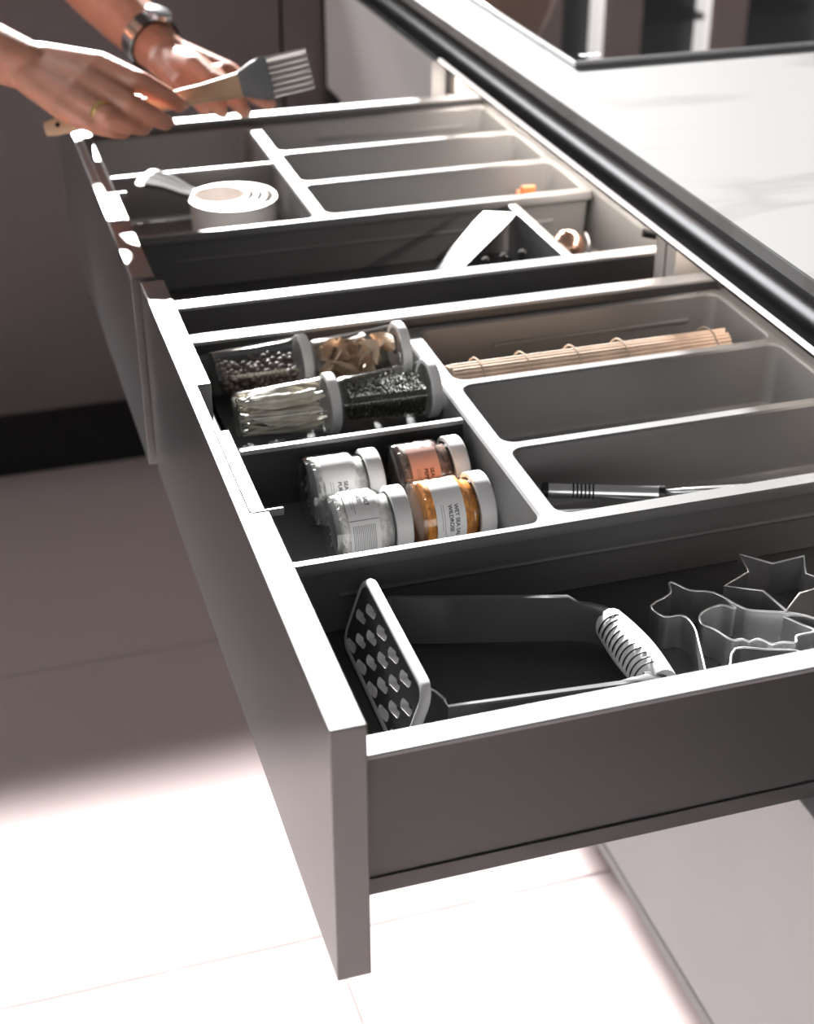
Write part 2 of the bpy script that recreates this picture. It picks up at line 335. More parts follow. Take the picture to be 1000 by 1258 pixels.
# ================================================================== DRAWERS
RIM, FLOOR_Z, TRIM, TFL = 0.783, 0.715, 0.773, 0.722
def side(y0, y1, inward, parent, dx=0.0):
    sd = obj('side_panel', bxm(0.1555+dx, 0.632, y0, y1, 0.687, RIM-0.003), 'steel_grey', parent)
    obj('top_rim', bxm(0.1556+dx, 0.634, y0-0.0004, y1+0.0004, RIM-0.003, RIM, bev=0.0008), 'rim', sd)
    bm = bmesh.new(); yy = y1 if inward > 0 else y0
    a, b = sorted((yy, yy+inward*0.0035)); box(bm, 0.158, 0.63, a, b, 0.752, 0.758, bev=0.001, seg=1)
    a, b = sorted((yy, yy+inward*0.006)); box(bm, 0.158, 0.63, a, b, 0.7165, 0.724, bev=0.002, seg=1)
    obj('inner_rail', bm, 'steel_grey', sd)
    yo = y0 if inward > 0 else y1
    a, b = sorted((yo, yo-inward*0.0012)); bm = bmesh.new()
    box(bm, 0.157, 0.632, a, b, 0.687, 0.699, bev=0.0005, seg=1)
    obj('slide_rail', bm, 'steel_grey', sd)
    return sd
def drawer_front(y0, dy, parent, dx=0.0):
    # outline in x-z changes along y: full height, shallow shelf, deep cut
    bm = bmesh.new(); x0, x1 = FRONT_X+dx, FRONT_X+FT+dx; xm = x0+0.0075
    segs = [(y0, 0.784+dy, 0), (0.784+dy, 0.905+dy, 0.006), (0.905+dy, 0.966+dy, 0.034), (0.966+dy, y0+0.5975, 0)]
    secs = []
    for (a, b, d) in segs:
        sec = [(x0, BOT), (x1, BOT), (x1, TOP-d), (xm, TOP-d), (xm, TOP), (x0, TOP)]
        for y in (a, b): secs.append([bm.verts.new((x, y, z)) for x, z in sec])
    bm.faces.new(secs[0][::-1])
    for a, b in zip(secs, secs[1:]):
        for k in range(6):
            q = (a[k], a[(k+1) % 6], b[(k+1) % 6], b[k])
            bm.faces.new(q)
    bm.faces.new(secs[-1])
    bmesh.ops.remove_doubles(bm, verts=bm.verts, dist=1e-6)
    bmesh.ops.dissolve_degenerate(bm, dist=1e-6, edges=bm.edges)
    f = obj('front', bm, 'lacquer', parent)
    bv = f.modifiers.new('bevel', 'BEVEL'); bv.width = 0.0007; bv.segments = 2; bv.limit_method = 'ANGLE'
    bm = bmesh.new(); box(bm, x0+0.0085, x1+0.009, 0.7828+dy, 0.7848+dy, TOP-0.0045, TOP+0.0005, bev=0.0004, seg=1)
    obj('end_tab', bm, 'rim', f)
    bm = bmesh.new(); box(bm, xm+0.0002, xm+0.0012, 0.785+dy, 0.965+dy, TOP-0.006, TOP+0.0004)
    obj('edge_lip', bm, 'rim', f)
    return f
def drawer(dy, label, dx=0.0):                   # dx: how much farther out its front stands
    r = thing('drawer', label, 'drawer', (0.39, 0.868+dy, BOT))
    drawer_front(0.569+dy, dy, r, dx)
    side(0.593+dy, 0.609+dy, 1, r, dx); side(1.126+dy, 1.142+dy, -1, r, dx)
    obj('bottom_panel', bxm(0.1556+dx, 0.632, 0.610+dy, 1.125+dy, 0.705, FLOOR_Z), 'mat_floor', r)
    bk = obj('back_panel', bxm(0.634, 0.648, 0.594+dy, 1.141+dy, 0.705, TRIM-0.002, bev=0.001), 'tray', r)
    return r
D1 = drawer(0.0, 'anthracite drawer nearest the viewer, holding spice jars and the masher')
D2 = drawer(0.606, 'anthracite drawer farther back under the hands, holding cups and black utensils', -0.006)
# --- organiser trays
def tray(dy, label):
    x0, x1, y0, y1 = 0.158, 0.631, 0.794, 1.1245
    cells = [(0.164, 0.3395, 0.801, 1.1175), (0.354, 0.6255, 0.807, 0.8995), (0.354, 0.6255, 0.9105, 1.0075), (0.354, 0.6255, 1.018, 1.1175)]
    bm = bmesh.new()
    outer = rrect(x0, x1, y0, y1, 0.004); o1 = loop_verts(bm, outer, TRIM); es = edges_of(bm, o1)
    o2 = loop_verts(bm, rrect(x0-0.0008, x1+0.0008, y0-0.0008, y1+0.0008, 0.005), TRIM-0.0012)
    o3 = loop_verts(bm, rrect(x0-0.0008, x1+0.0008, y0-0.0008, y1+0.0008, 0.005), TRIM-0.008)
    o4 = loop_verts(bm, rrect(x0+0.003, x1-0.003, y0+0.003, y1-0.003, 0.004), TRIM-0.010)
    o5 = loop_verts(bm, rrect(x0+0.005, x1-0.005, y0+0.005, y1-0.005, 0.004), FLOOR_Z+0.0008)
    for a, b in ((o1, o2), (o2, o3), (o3, o4), (o4, o5)): bridge(bm, a, b)
    for (a, b, c, d) in cells:
        R = 0.010; lv = []
        for off, rr, z in ((-0.0016, R+0.0016, TRIM), (0, R, TRIM-0.0016), (0.0005, R, TRIM-0.006), (0.0042, R, TFL+0.006), (0.0055, R, TFL+0.002), (0.009, R, TFL)):
            lv.append(loop_verts(bm, rrect(a+off, b-off, c+off, d-off, rr), z))
        es += edges_of(bm, lv[0])
        for p, q in zip(lv, lv[1:]): bridge(bm, p, q)
        bm.faces.new(lv[-1])
    bmesh.ops.triangle_fill(bm, use_beauty=True, use_dissolve=False, edges=es)
    bmesh.ops.translate(bm, verts=bm.verts, vec=(0, dy, 0))
    r = thing('organizer_tray', label, 'tray', (0.39, 0.96+dy, FLOOR_Z))
    obj('shell', bm, 'tray', r, smooth=SM)
    yr = y0+0.0045+dy      # pressed ribs: along the near wall, on the cross wall and on the far wall
    for p, q, rr in (((0.200, yr, 0.744), (0.59, yr, 0.744), 0.0022), ((0.340, 0.825+dy, 0.755), (0.340, 0.93+dy, 0.755), 0.0018), ((0.42, 1.1145+dy, 0.752), (0.60, 1.1145+dy, 0.752), 0.0016)):
        bm = bmesh.new(); tube(bm, [p, q], rr, 8); obj('rib', bm, 'tray', r, smooth=SM)
    return r
T1 = tray(0.0, 'grey plastic organiser tray with four cells in the nearer drawer')
T2 = tray(0.606, 'grey plastic organiser tray with four cells in the farther drawer')
# --- removable pieces
def divider_plate(name, label, x0, x1, y, z0, z1):
    r = thing(name, label, 'divider', ((x0+x1)/2, y, z0))
    obj('plate', bxm(x0, x1, y-0.0014, y+0.0014, z0, z1-0.003), 'tray', r)
    obj('top_edge', bxm(x0, x1, y-0.0026, y+0.0026, z1-0.003, z1, bev=0.001), 'rim', r)
    return r
rk = thing('spice_rack', 'dark raised rack insert carrying the four large spice jars', 'rack', (0.25, 1.04, TFL))
bm = bmesh.new(); box(bm, 0.176, 0.330, 0.9625, 1.106, 0.7425, 0.7445); obj('shelf', bm, 'steel_grey', rk)
obj('front_wall', bxm(0.170, 0.3375, 0.9545, 0.9575, 0.738, 0.7695), 'steel_grey', rk)
obj('front_rim', bxm(0.170, 0.3375, 0.9525, 0.9585, 0.7695, 0.7730, bev=0.001), 'rim', rk)
obj('front_foot', bxm(0.172, 0.333, 0.958, 0.962, TFL+0.0005, 0.738), 'steel_grey', rk)
obj('rear_foot', bxm(0.176, 0.330, 1.102, 1.105, TFL+0.0005, 0.7424), 'steel_grey', rk)
divider_plate('divider_plate', 'thin cross divider behind the white measuring cups in the farther drawer', 0.1655, 0.338, 1.590, TFL+0.003, TRIM)
r = thing('divider_plate', 'pale slanted divider plate beside the black spatula head', 'divider', (0.54, 1.32, FLOOR_Z))
obj('plate', bxm(0.5385, 0.5415, 1.218, 1.3955, FLOOR_Z+0.0005, 0.7665), 'tray', r)
obj('top_edge', bxm(0.5365, 0.5455, 1.2175, 1.396, 0.7665, 0.7700, bev=0.0012), 'rim', r)
obj('end_foot', bxm(0.5365, 0.5435, 1.2165, 1.222, 0.748, 0.766, bev=0.001), 'rubber', r)
# ================================================================== JARS
def bend_text(txt, size, R, phi0, z, bm):
    cu = bpy.data.curves.new('lettering', 'FONT'); cu.body = txt; cu.size = size; cu.offset = size*0.02
    ob = bpy.data.objects.new('lettering_tmp', cu); C.objects.link(ob)
    bpy.context.view_layer.update()
    me = bpy.data.meshes.new_from_object(ob.evaluated_get(bpy.context.evaluated_depsgraph_get()))
    tmp = bmesh.new(); tmp.from_mesh(me); bmesh.ops.triangulate(tmp, faces=tmp.faces)
    mp = {}
    for v in tmp.verts:
        ph = phi0 + v.co.x/R; mp[v] = bm.verts.new((R*math.sin(ph), -R*math.cos(ph), z + v.co.y))
    for f in tmp.faces:
        try: bm.faces.new([mp[v] for v in f.verts])
        except ValueError: pass
    tmp.free(); bpy.data.objects.remove(ob); bpy.data.meshes.remove(me); bpy.data.curves.remove(cu)
def arc_strip(bm, R, p0, p1, z0, z1, n=16):
    ro = []
    for k in range(n+1):
        p = p0 + (p1-p0)*k/n; ro.append((bm.verts.new((R*math.sin(p), -R*math.cos(p), z0)), bm.verts.new((R*math.sin(p), -R*math.cos(p), z1))))
    for a, b in zip(ro, ro[1:]): bm.faces.new((a[0], b[0], b[1], a[1]))
def lay(root, x, y, z, roll=0.0, yaw=0.0, tilt=0.0):
    root.location = (x, y, z)
    root.rotation_euler = (Matrix.Rotation(yaw, 3, 'Z') @ Matrix.Rotation(PI/2 - tilt, 3, 'Y') @ Matrix.Rotation(roll, 3, 'Z')).to_euler()
JR = 0.0255
def bumpy(prof, n, amp, sc, seed):
    bm = lm(prof, n)
    for v in bm.verts:
        d = noise.noise(v.co*sc + Vector((seed, 0, 0)))
        rad = Vector((v.co.x, v.co.y, 0))
        if rad.length > 1e-6: v.co += rad.normalized()*d*amp
        else: v.co.z += d*amp
    return bm
def small_jar(label, content_mat, content_name, label_mat, lines, roll, x, y, yaw, seed, flakes):
    r = thing('spice_jar', label, 'jar', (0, 0, 0), 'small spice jars in the near tray cell')
    R = JR
    obj('glass_body', lm([(0, 0.0), (R-0.004, 0.0), (R-0.001, 0.0012), (R, 0.004), (R, 0.034), (R-0.0015, 0.037), (R-0.0045, 0.0390), (R-0.0045, 0.0402), (R-0.0035, 0.0408), (R-0.0045, 0.0416), (R-0.0035, 0.0426), (R-0.0045, 0.0435), (R-0.0045, 0.050)], 40), 'glass', r, smooth=SM, local=True)
    obj('glass_base', lm([(0, 0.0030), (R-0.006, 0.0036), (R-0.0028, 0.0016), (R-0.0018, 0.0045), (R-0.006, 0.0060), (0, 0.0052)], 40), 'glass', r, smooth=SM, local=True)
    pr = [(0, 0.0075)] + [((R-0.0016)*math.sqrt(k/4), 0.0075) for k in range(1, 5)] + [(R-0.0016, 0.0075+0.0265*k/10) for k in range(1, 11)] + [(R-0.0056, 0.0375), (R-0.0056, 0.0425), (0, 0.0425)]
    ct = obj(content_name, bumpy(pr, 40, 0.0011, 420, seed), content_mat, r, smooth=True, local=True)
    bm = bmesh.new(); rn = random.Random(int(seed*10))
    for k in range(flakes):
        a = rn.uniform(0, 2*PI); z = rn.choice((rn.uniform(0.006, 0.0105), rn.uniform(0.032, 0.043)))
        rr = (R-0.0016 if z < 0.0345 else R-0.0060)
        m3 = Matrix.Rotation(a, 3, 'Z') @ Matrix.Rotation(rn.uniform(-0.8, 0.8), 3, 'X')
        s = rn.uniform(0.0007, 0.0017)
        vs = [bm.verts.new(m3 @ Vector((rr-0.0006+q[0], q[1], q[2])) + Vector((0, 0, z))) for q in ((0, -s, -s*0.6), (0, s, -s*0.5), (0, s*0.8, s*0.7), (0, -s*0.7, s*0.5), (0.0007, 0, 0))]
        for i in range(4): bm.faces.new((vs[i], vs[(i+1) % 4], vs[4]))
    fk = obj(content_name.replace('fill', 'flakes'), bm, content_mat, ct, local=True); fk['kind'] = 'stuff'
    lid = obj('lid', lm([(R-0.0038, 0.0430), (R-0.0008, 0.0430), (R-0.0004, 0.0436), (R-0.0004, 0.0535), (R-0.0012, 0.0545), (0, 0.0545)], 40), 'lid', r, smooth=SM, local=True)
    bm = bmesh.new(); arc_strip(bm, R+0.00012, -1.45, 1.75, 0.0105, 0.0315, 40)
    lb = obj('label', bm, label_mat, r, smooth=True, local=True)
    bm = bmesh.new(); Rt = R+0.0002
    for i, t in enumerate(lines): bend_text(t, 0.0039, Rt, -0.78, 0.0240-0.0044*i, bm)
    obj('lettering', bm, 'ink', lb, local=True)
    bm = bmesh.new(); rn = random.Random(3)
    for i in range(2): arc_strip(bm, Rt, -0.80, 0.05-0.15*i, 0.0160-0.0016*i, 0.0163-0.0016*i, 10)
    bmv = bm
    for z in range(13): arc_strip(bm, Rt, 0.36, 1.2+0.3*rn.random(), 0.0125+0.00125*z, 0.0129+0.00125*z, 10)
    n = 2
    arc_strip(bm, Rt, 0.22, 0.24, 0.0110, 0.0310, n)
    obj('fine_print', bm, 'ink_grey', lb, local=True)
    lay(r, x, y, TFL+JR+0.0004, roll, yaw)
    return r
small_jar('small white salt jar at the left rear of the near cell', 'salt', 'salt_fill', 'label', ('SEA SALT', 'PURE'), 0.10, 0.2090, 0.9258, 0.0, 1.3, 240)
small_jar('small jar with a pink label and dark salt, right rear of the near cell', 'salt_dark', 'salt_fill', 'label_pink', ('SEA SALT', 'PEPPER'), 0.10, 0.2720, 0.9258, 0.02, 2.3, 240)
small_jar('small white salt jar whose fine print faces the viewer, left front of the near cell', 'salt', 'salt_fill', 'label', ('SEA SALT', 'FLAKES'), -0.95, 0.2110, 0.8690, 0.0, 3.3, 240)
small_jar('small jar of orange salt with black lettering, right front of the near cell', 'orange', 'orange_salt_fill', 'label', ('WET SEA SALT', 'WILDROSE'), 0.05, 0.2710, 0.8700, 0.03, 4.3, 300)
# --- large jars
BR0, BR1, BL = 0.0178, 0.0212, 0.0700
def big_jar(label, x, y, yaw, tilt, filler):
    r = thing('spice_jar', label, 'jar', (0, 0, 0), 'large spice jars on the rack')
    obj('glass_body', lm([(0, 0), (BR0-0.003, 0), (BR0-0.0006, 0.0012), (BR0, 0.004), (BR1, BL-0.004), (BR1+0.0004, BL-0.002), (BR1, BL)], 44), 'glass', r, smooth=SM, local=True)
    obj('glass_base', lm([(0, 0.0028), (BR0-0.005, 0.0034), (BR0-0.0018, 0.0014), (BR0-0.0012, 0.0045), (BR0-0.005, 0.0058), (0, 0.005)], 44), 'glass', r, smooth=SM, local=True)
    obj('lid', lm([(BR1-0.002, BL+0.0003), (BR1+0.0018, BL+0.0003), (BR1+0.0022, BL+0.001), (BR1+0.0022, BL+0.0068), (BR1+0.0012, BL+0.0078), (0, BL+0.0078)], 44), 'lid', r, smooth=SM, local=True)
    filler(r)
    lay(r, x, y, 0.7448 + BR1+0.0024, 0, yaw, tilt)
    return r
def rad_at(z): return BR0 + (BR1-BR0)*z/BL - 0.0012
# in the laid jar local -x is up, so the contents settle towards local +x
def fill_pepper(r):
    bm = bmesh.new(); rn = random.Random(11); d = 0.0050; k = 0
    z = 0.0085; lay_i = 0
    while z < BL-0.004:
        R = rad_at(z)-d/2
        yv = -R; j = 0
        while yv <= R:
            xv = -R - (d*0.5 if (j+lay_i) % 2 else 0)
            while xv <= R:
                lev = -0.005 + 0.004*noise.noise(Vector((yv*90, z*60, 1)))
                if xv*xv+yv*yv <= R*R and xv > lev and (xv < lev+2.4*d or xv*xv+yv*yv > (R-1.2*d)**2):
                    s = d*rn.uniform(0.42, 0.54)
                    ellipsoid(bm, (xv+rn.uniform(-.0013, .0013), yv+rn.uniform(-.0013, .0013), z+rn.uniform(-.0014, .0014)), (s, s*rn.uniform(.9, 1.05), s), 7)
                xv += d
            yv += d*0.88; j += 1
        z += d*0.86; lay_i += 1
    o = obj('peppercorns', bm, 'pepper', r, smooth=True, local=True); o['kind'] = 'stuff'
def leafblade(bm, c, L, W, rot, curl, rn):
    n = 9; rows = []
    for i in range(n):
        t = i/(n-1); w_ = W*math.sin(PI*min(max(t, 0.02), 0.98))**0.7
        row = []
        for s in (-1, -0.5, 0, 0.5, 1):
            p = Vector((curl*(s*s)*w_ + 0.10*L*curl*math.sin(t*5) + rn.uniform(-1, 1)*0.0003, s*w_, (t-0.5)*L))
            row.append(bm.verts.new(Vector(c) + rot @ p))
        rows.append(row)
    for a, b in zip(rows, rows[1:]):
        for k in range(4): bm.faces.new((a[k], a[k+1], b[k+1], b[k]))
def fit_inside(bm, zmin, zmax):
    for v in bm.verts:
        v.co.z = min(max(v.co.z, zmin), zmax); R = rad_at(v.co.z)-0.0003; q = math.hypot(v.co.x, v.co.y)
        if q > R: v.co.x *= R/q; v.co.y *= R/q
def fill_bay(r):
    bm = bmesh.new(); rn = random.Random(5)
    for k in range(60):
        ph = rn.uniform(-1.0, 1.0)
        aa = rn.uniform(0, 2*PI); qq = 0.0185*math.sqrt(rn.random()); c = (qq*math.cos(aa)+0.002, qq*math.sin(aa), rn.uniform(0.030, 0.040))
        rot = Matrix.Rotation(ph, 3, 'Z') @ Matrix.Rotation(rn.uniform(-0.12, 0.12), 3, 'Y')
        leafblade(bm, c, rn.uniform(0.048, 0.060), rn.uniform(0.005, 0.010), rot, rn.uniform(-0.5, 0.5), rn)
    fit_inside(bm, 0.005, BL-0.002)
    o = obj('bay_leaves', bm, 'leaf', r, smooth=True, local=True); o['kind'] = 'stuff'
def fill_root(r):
    bm = bmesh.new(); rn = random.Random(9)
    for k in range(30):
        a = rn.uniform(0, 2*PI); q = rn.uniform(0.004, 0.018)
        c = (q*math.cos(a)+0.002, q*math.sin(a), rn.uniform(0.012, BL-0.010))
        rot = Matrix.Rotation(rn.uniform(0, 6), 3, 'Z') @ Matrix.Rotation(rn.uniform(-0.9, 0.9), 3, 'Y') @ Matrix.Rotation(rn.uniform(-0.9, 0.9), 3, 'X')
        leafblade(bm, c, rn.uniform(0.018, 0.034), rn.uniform(0.006, 0.010), rot, rn.uniform(-1.3, 1.3), rn)
    fit_inside(bm, 0.006, BL-0.002)
    o = obj('dried_root_slices', bm, 'ginger', r, smooth=True, local=True); o['kind'] = 'stuff'
def fill_herb(r):
    bm = bmesh.new(); rn = random.Random(13)
    for k in range(4200):
        z = rn.uniform(0.007, BL-0.004); R = rad_at(z)-0.0006
        y_ = rn.random()*0.1; lev = -0.0095 + 0.006*noise.noise(Vector((z*60, y_*60, 1))) - 0.05*(z-0.035)
        a = rn.uniform(0, 2*PI); q = R*rn.uniform(0.82, 1.0) if rn.random() < 0.7 else R*math.sqrt(rn.random())
        x, y = q*math.cos(a), q*math.sin(a)
        if x < lev: x = lev + rn.uniform(0, 0.002)
        if math.hypot(x, y) > R: continue
        L, W = rn.uniform(0.0014, 0.0034), rn.uniform(0.0004, 0.0010)
        rot = Matrix.Rotation(rn.uniform(0, 6), 3, 'Z') @ Matrix.Rotation(rn.uniform(-1.5, 1.5), 3, 'Y') @ Matrix.Rotation(rn.uniform(-1.5, 1.5), 3, 'X')
        c = Vector((x, y, z))
        vs = [bm.verts.new(c + rot @ Vector(p)) for p in ((0, -W, -L/2), (W*0.7, 0, 0), (0, W, L/2), (-W*0.7, 0, 0.0))]
        f = bm.faces.new(vs); f.material_index = 1 if rn.random() < 0.30 else 0
    fit_inside(bm, 0.006, BL-0.002)
    o = obj('herb_flakes', bm, ['herb', 'herb_pale'], r, local=True); o['kind'] = 'stuff'
    bm = bmesh.new()
    n = 22
    for zi in range(12): pass
    lathe(bm, [(0, 0.008)] + [(rad_at(z)-0.0022, z) for z in (0.008, 0.02, 0.035, 0.05, BL-0.004)] + [(0, BL-0.004)], 24)
    for v in bm.verts:
        if v.co.x < -0.0075: v.co.x = -0.0075 - 0.15*(v.co.x+0.0075)
    o = obj('herb_core', bm, 'herb', r, local=True); o['kind'] = 'stuff'
big_jar('large jar of dark peppercorns lying at the left rear of the rack', 0.1765, 1.0935, 0.0, 0.0, fill_pepper)
big_jar('large jar of pale dried bay leaves lying at the left front of the rack', 0.1790, 1.0190, -0.01, 0.0, fill_bay)
big_jar('large jar of tan dried root slices lying at the right rear of the rack', 0.2572, 1.0930, 0.02, 0.0, fill_root)
big_jar('large jar of dark green dried herbs lying at the right front of the rack', 0.2588, 1.0205, 0.01, 0.0, fill_herb)
# ================================================================== BAMBOO MAT
bmr = thing('bamboo_mat', 'rolled bamboo sushi mat tied with string in the rear tray cell', 'mat', (0.48, 1.045, TFL))
cx, cz = 1.0465, TFL+0.0262
k = 0; ang = 0.0; R0 = 0.0185; slats = []
while k < 60:
    rr = 0.0222 - 0.0032*ang/(2*PI)
    if rr < 0.003: break
    slats.append((cx + 1.12*rr*math.cos(PI/2+ang), cz + 1.05*rr*math.sin(PI/2+ang)))
    ang += 0.0031/rr; k += 1
rn = random.Random(2); sl_me = None
for i, (yy, zz) in enumerate(slats):
    if sl_me is None:
        bm = bmesh.new(); tube(bm, [(0, 0, 0), (0.08, 0, 0), (0.16, 0, 0), (0.24, 0, 0)], 0.0015, 8)
        s = obj('slat', bm, 'bamboo', bmr, smooth=SM, local=True); sl_me = s.data
    else:
        s = bpy.data.objects.new('slat', sl_me); C.objects.link(s); s.parent = bmr
    s.location = Vector((0.3575 + rn.uniform(-0.001, 0.001), yy, zz)) - origin(bmr)
    s.rotation_euler = (rn.uniform(0, 6), 0, 0)
for xx in (0.382, 0.421, 0.464, 0.506, 0.585):
    bm = bmesh.new()
    tube(bm, [(xx + 0.0004*math.sin(j*2.1), cx + 0.0268*math.cos(2*PI*j/24), cz + 0.0252*math.sin(2*PI*j/24)) for j in range(24)], 0.0006, 6, closed=True)
    obj('string', bm, 'string', bmr, smooth=True)
# ================================================================== WHISKS AND SKEWERS
def whisk(label, a, b, L, rnds, loops, spread, bands):
    a = Vector(a); b = Vector(b); t = (b-a).normalized(); u = t.cross(Vector((0, 0, 1))).normalized(); v = u.cross(t)
    r = thing('whisk', label, 'whisk', a)
    hl = (b-a).length
    bm = bmesh.new(); tube(bm, [a, a+t*hl], 0.0054, 20); obj('handle', bm, 'brushed', r, smooth=SM)
    bm = bmesh.new(); tube(bm, [a-t*0.004, a-t*0.0032, a+t*0.001], [0.003, 0.0056, 0.0057], 20); tube(bm, [a+t*(hl-0.001), a+t*(hl+0.0035), a+t*(hl+0.004)], [0.0057, 0.0057, 0.004], 20)
    obj('end_cap', bm, 'black', r, smooth=SM)
    for i in range(bands):
        bm = bmesh.new(); p = a+t*(0.018+0.0028*i); tube(bm, [p, p+t*0.0012], 0.00562, 20); obj('ring', bm, 'black', r, smooth=SM)
    for i in range(loops):
        an = PI*i/loops; d = u*math.cos(an) + v*math.sin(an)
        pts = []
        for k in range(25):
            s = k/24*2-1                     # -1..1 round the loop
            q = abs(s); fw = 1-q**2.2; wd = spread*math.sin(PI*min(1, (1-q)*0.5+0.0))**1 if False else spread*math.sin(PI*(1-q)**0.8*0.5+0)*math.cos(PI*0.5*(1-q)**3)
            pts.append(b + t*(0.003 + L*fw) + d*(0.0025*(1 if s > 0 else -1)*min(1, q*3) + (1 if s > 0 else -1)*wd*(0.9 if True else 1)*min(1, q*4)))
        bm = bmesh.new(); tube(bm, pts, 0.0006, 6); obj('wire_loop', bm, 'chrome', r, smooth=True)
    return r
whisk('steel whisk with ringed handle lying on top in the near right cell', (0.3735, 0.876, 0.7495), (0.4485, 0.8495, 0.7485), 0.165, 0, 4, 0.016, 6)
for i, (p, q, lab) in enumerate((((0.3605, 0.858, 0.7440), (0.600, 0.8285, 0.7300), 'thin steel skewer under the whisk handle, rear one of three'),
        ((0.3605, 0.848, 0.7450), (0.602, 0.868, 0.7262), 'thin steel skewer under the whisk handle, crossing the others'),
        ((0.3605, 0.836, 0.7520), (0.605, 0.822, 0.7300), 'thin steel skewer nearest the front rim of the right cell'))):
    r = thing('skewer', lab, 'skewer', p)
    P, Q = Vector(p), Vector(q); t = (Q-P).normalized()
    bm = bmesh.new(); tube(bm, [P+t*0.012, P+(Q-P)*0.96, Q], [0.0011, 0.0011, 0.0002], 8); obj('shaft', bm, 'chrome', r, smooth=SM)
    bm = bmesh.new(); u = t.cross(Vector((0, 0, 1))).normalized()
    tube(bm, [P+t*0.006+t*0.006*math.cos(2*PI*k/20)+u*0.004*math.sin(2*PI*k/20) for k in range(20)], 0.0009, 6, closed=True); obj('eye', bm, 'chrome', r, smooth=True)
# ================================================================== MASHER
ma = thing('potato_masher', 'dark grey loop-shaped masher with slotted plate lying in the front compartment', 'masher', (0.285, 0.715, FLOOR_Z))
ma.rotation_euler = (0, 0, 0)
SKEW = 0.19                                        # the grip sits a little nearer than the plate
def mrot(bm):
    for v in bm.verts: v.co.y += 0.006 - SKEW*(v.co.x + 0.080)
    return bm
def slotted_plate():                                # in local y-z, thickness along x
    bm = bmesh.new(); y0, y1, z0, z1 = -0.062, 0.062, 0.0008, 0.0500
    X0, X1 = -0.0024, 0.0024
    def loopx(pts, x): return [bm.verts.new((x, p[0], p[1])) for p in pts]
    holes = []
    for i in range(4):
        for j in range(6):
            cy_, cz_ = -0.0480 + 0.0240*j - (0.011 if i % 2 else 0), 0.0085 + 0.0108*i
            if abs(cy_) > 0.0505: continue
            pts = []
            for sgn in (1, -1):
                for k in range(7):
                    a = -PI/2 + PI*k/6
                    pts.append((0.0058*sgn + 0.0031*math.cos(a)*sgn, 0.0031*math.sin(a)*sgn))
            ro = math.radians(-14)
            holes.append([(cy_ + p[0]*math.cos(ro)-p[1]*math.sin(ro), cz_ + p[0]*math.sin(ro)+p[1]*math.cos(ro)) for p in pts])
    out = rrect(y0, y1, z0, z1, 0.010)
    for x in (X0, X1):
        es = edges_of(bm, loopx(out, x)) if x == X0 else None
        if x == X0:
            first = [v for v in bm.verts]; oA = first; hA = []
            for h in holes: l = loopx(h, x); hA.append(l); es += edges_of(bm, l)
        else:
            oB = loopx(out, x); es = edges_of(bm, oB); hB = []
            for h in holes: l = loopx(h, x); hB.append(l); es += edges_of(bm, l)
        bmesh.ops.triangle_fill(bm, use_beauty=True, edges=es)
    bridge(bm, oA, oB)
    nf = len(bm.faces)
    for a, b in zip(hA, hB): bridge(bm, a, b)
    bm.faces.ensure_lookup_table()
    for f in bm.faces[nf:]: f.material_index = 1  # slot walls coloured pale to look sunlit
    return bm
TILT = 0.30                                        # the plate leans towards the grip
def lean(bm):
    for v in bm.verts: v.co.x += v.co.z*TILT - 0.072 - 0.013
    return mrot(bm)
pl = obj('slotted_plate', lean(slotted_plate()), ['masher', 'grip_and_lit_slots'], ma, local=True)
bm = bmesh.new()                                    # raised rim round the plate
tube(bm, [(0, p[0], p[1]) for p in rrect(-0.062, 0.062, 0.0034, 0.0500, 0.010)], 0.0032, 8, closed=True); obj('plate_rim', lean(bm), 'grip_and_lit_slots', ma, smooth=True, local=True)
def band(path, hs, th, lift):                       # upright strip following a path in plan
    bm = bmesh.new(); N = len(path); rows = []
    for i, p in enumerate(path):
        t = (Vector(path[min(i+1, N-1)]) - Vector(path[max(i-1, 0)])).normalized(); nrm = Vector((t.y, -t.x))
        p = Vector(p); zl = lift[i]; zh = zl + hs[i]; t_ = th[i]/2
        row = []
        for (s, z) in ((-1, zl), (-1, zh-0.001), (-0.6, zh), (0.6, zh), (1, zh-0.001), (1, zl)):
            q = p + nrm*s*t_; row.append(bm.verts.new((q.x, q.y, z)))
        rows.append(row)
    for a, b in zip(rows, rows[1:]):
        for k in range(6): bm.faces.new((a[k], a[(k+1) % 6], b[(k+1) % 6], b[k]))
    bm.faces.new(rows[0][::-1]); bm.faces.new(rows[-1]); return bm
def arm(sgn):
    path, hs, th, lf = [], [], [], []
    for k in range(5):                             # fillet from the plate
        a = PI/2*k/4; path.append((-0.072+0.014*math.sin(a)*1.0, sgn*(0.046+0.0125*(1-math.cos(a)))))
        hs.append(0.044-0.002*k); th.append(0.003); lf.append(0.001)
    for k in range(1, 9):
        x = -0.058 + 0.1065*k/8; path.append((x, sgn*(0.0585 - 0.016*k/8)))
        hs.append(0.036 - 0.010*k/8 if sgn < 0 else 0.036 - 0.004*k/8); th.append(0.003+0.003*k/8); lf.append(0.001 + 0.006*k/8)
    for k in range(1, 6):
        a = PI/2*k/5; path.append((0.0485+0.024*math.sin(a), sgn*(0.0425-0.012*(1-math.cos(a)))))
        hs.append(0.028-0.001*k); th.append(0.006+0.0014*k); lf.append(0.007)
    return band(path, hs, th, lf)
obj('arm', mrot(arm(1)), 'masher', ma, smooth=SM, local=True)
obj('arm', mrot(arm(-1)), 'masher', ma, smooth=SM, local=True)
bm = bmesh.new(); n = 24
pts = [(0.0725, 0.034-0.068*k/(n-1), 0.021) for k in range(n)]
for i in range(n): pts[i] = (pts[i][0]+0.004*(i/(n-1)), pts[i][1], pts[i][2])
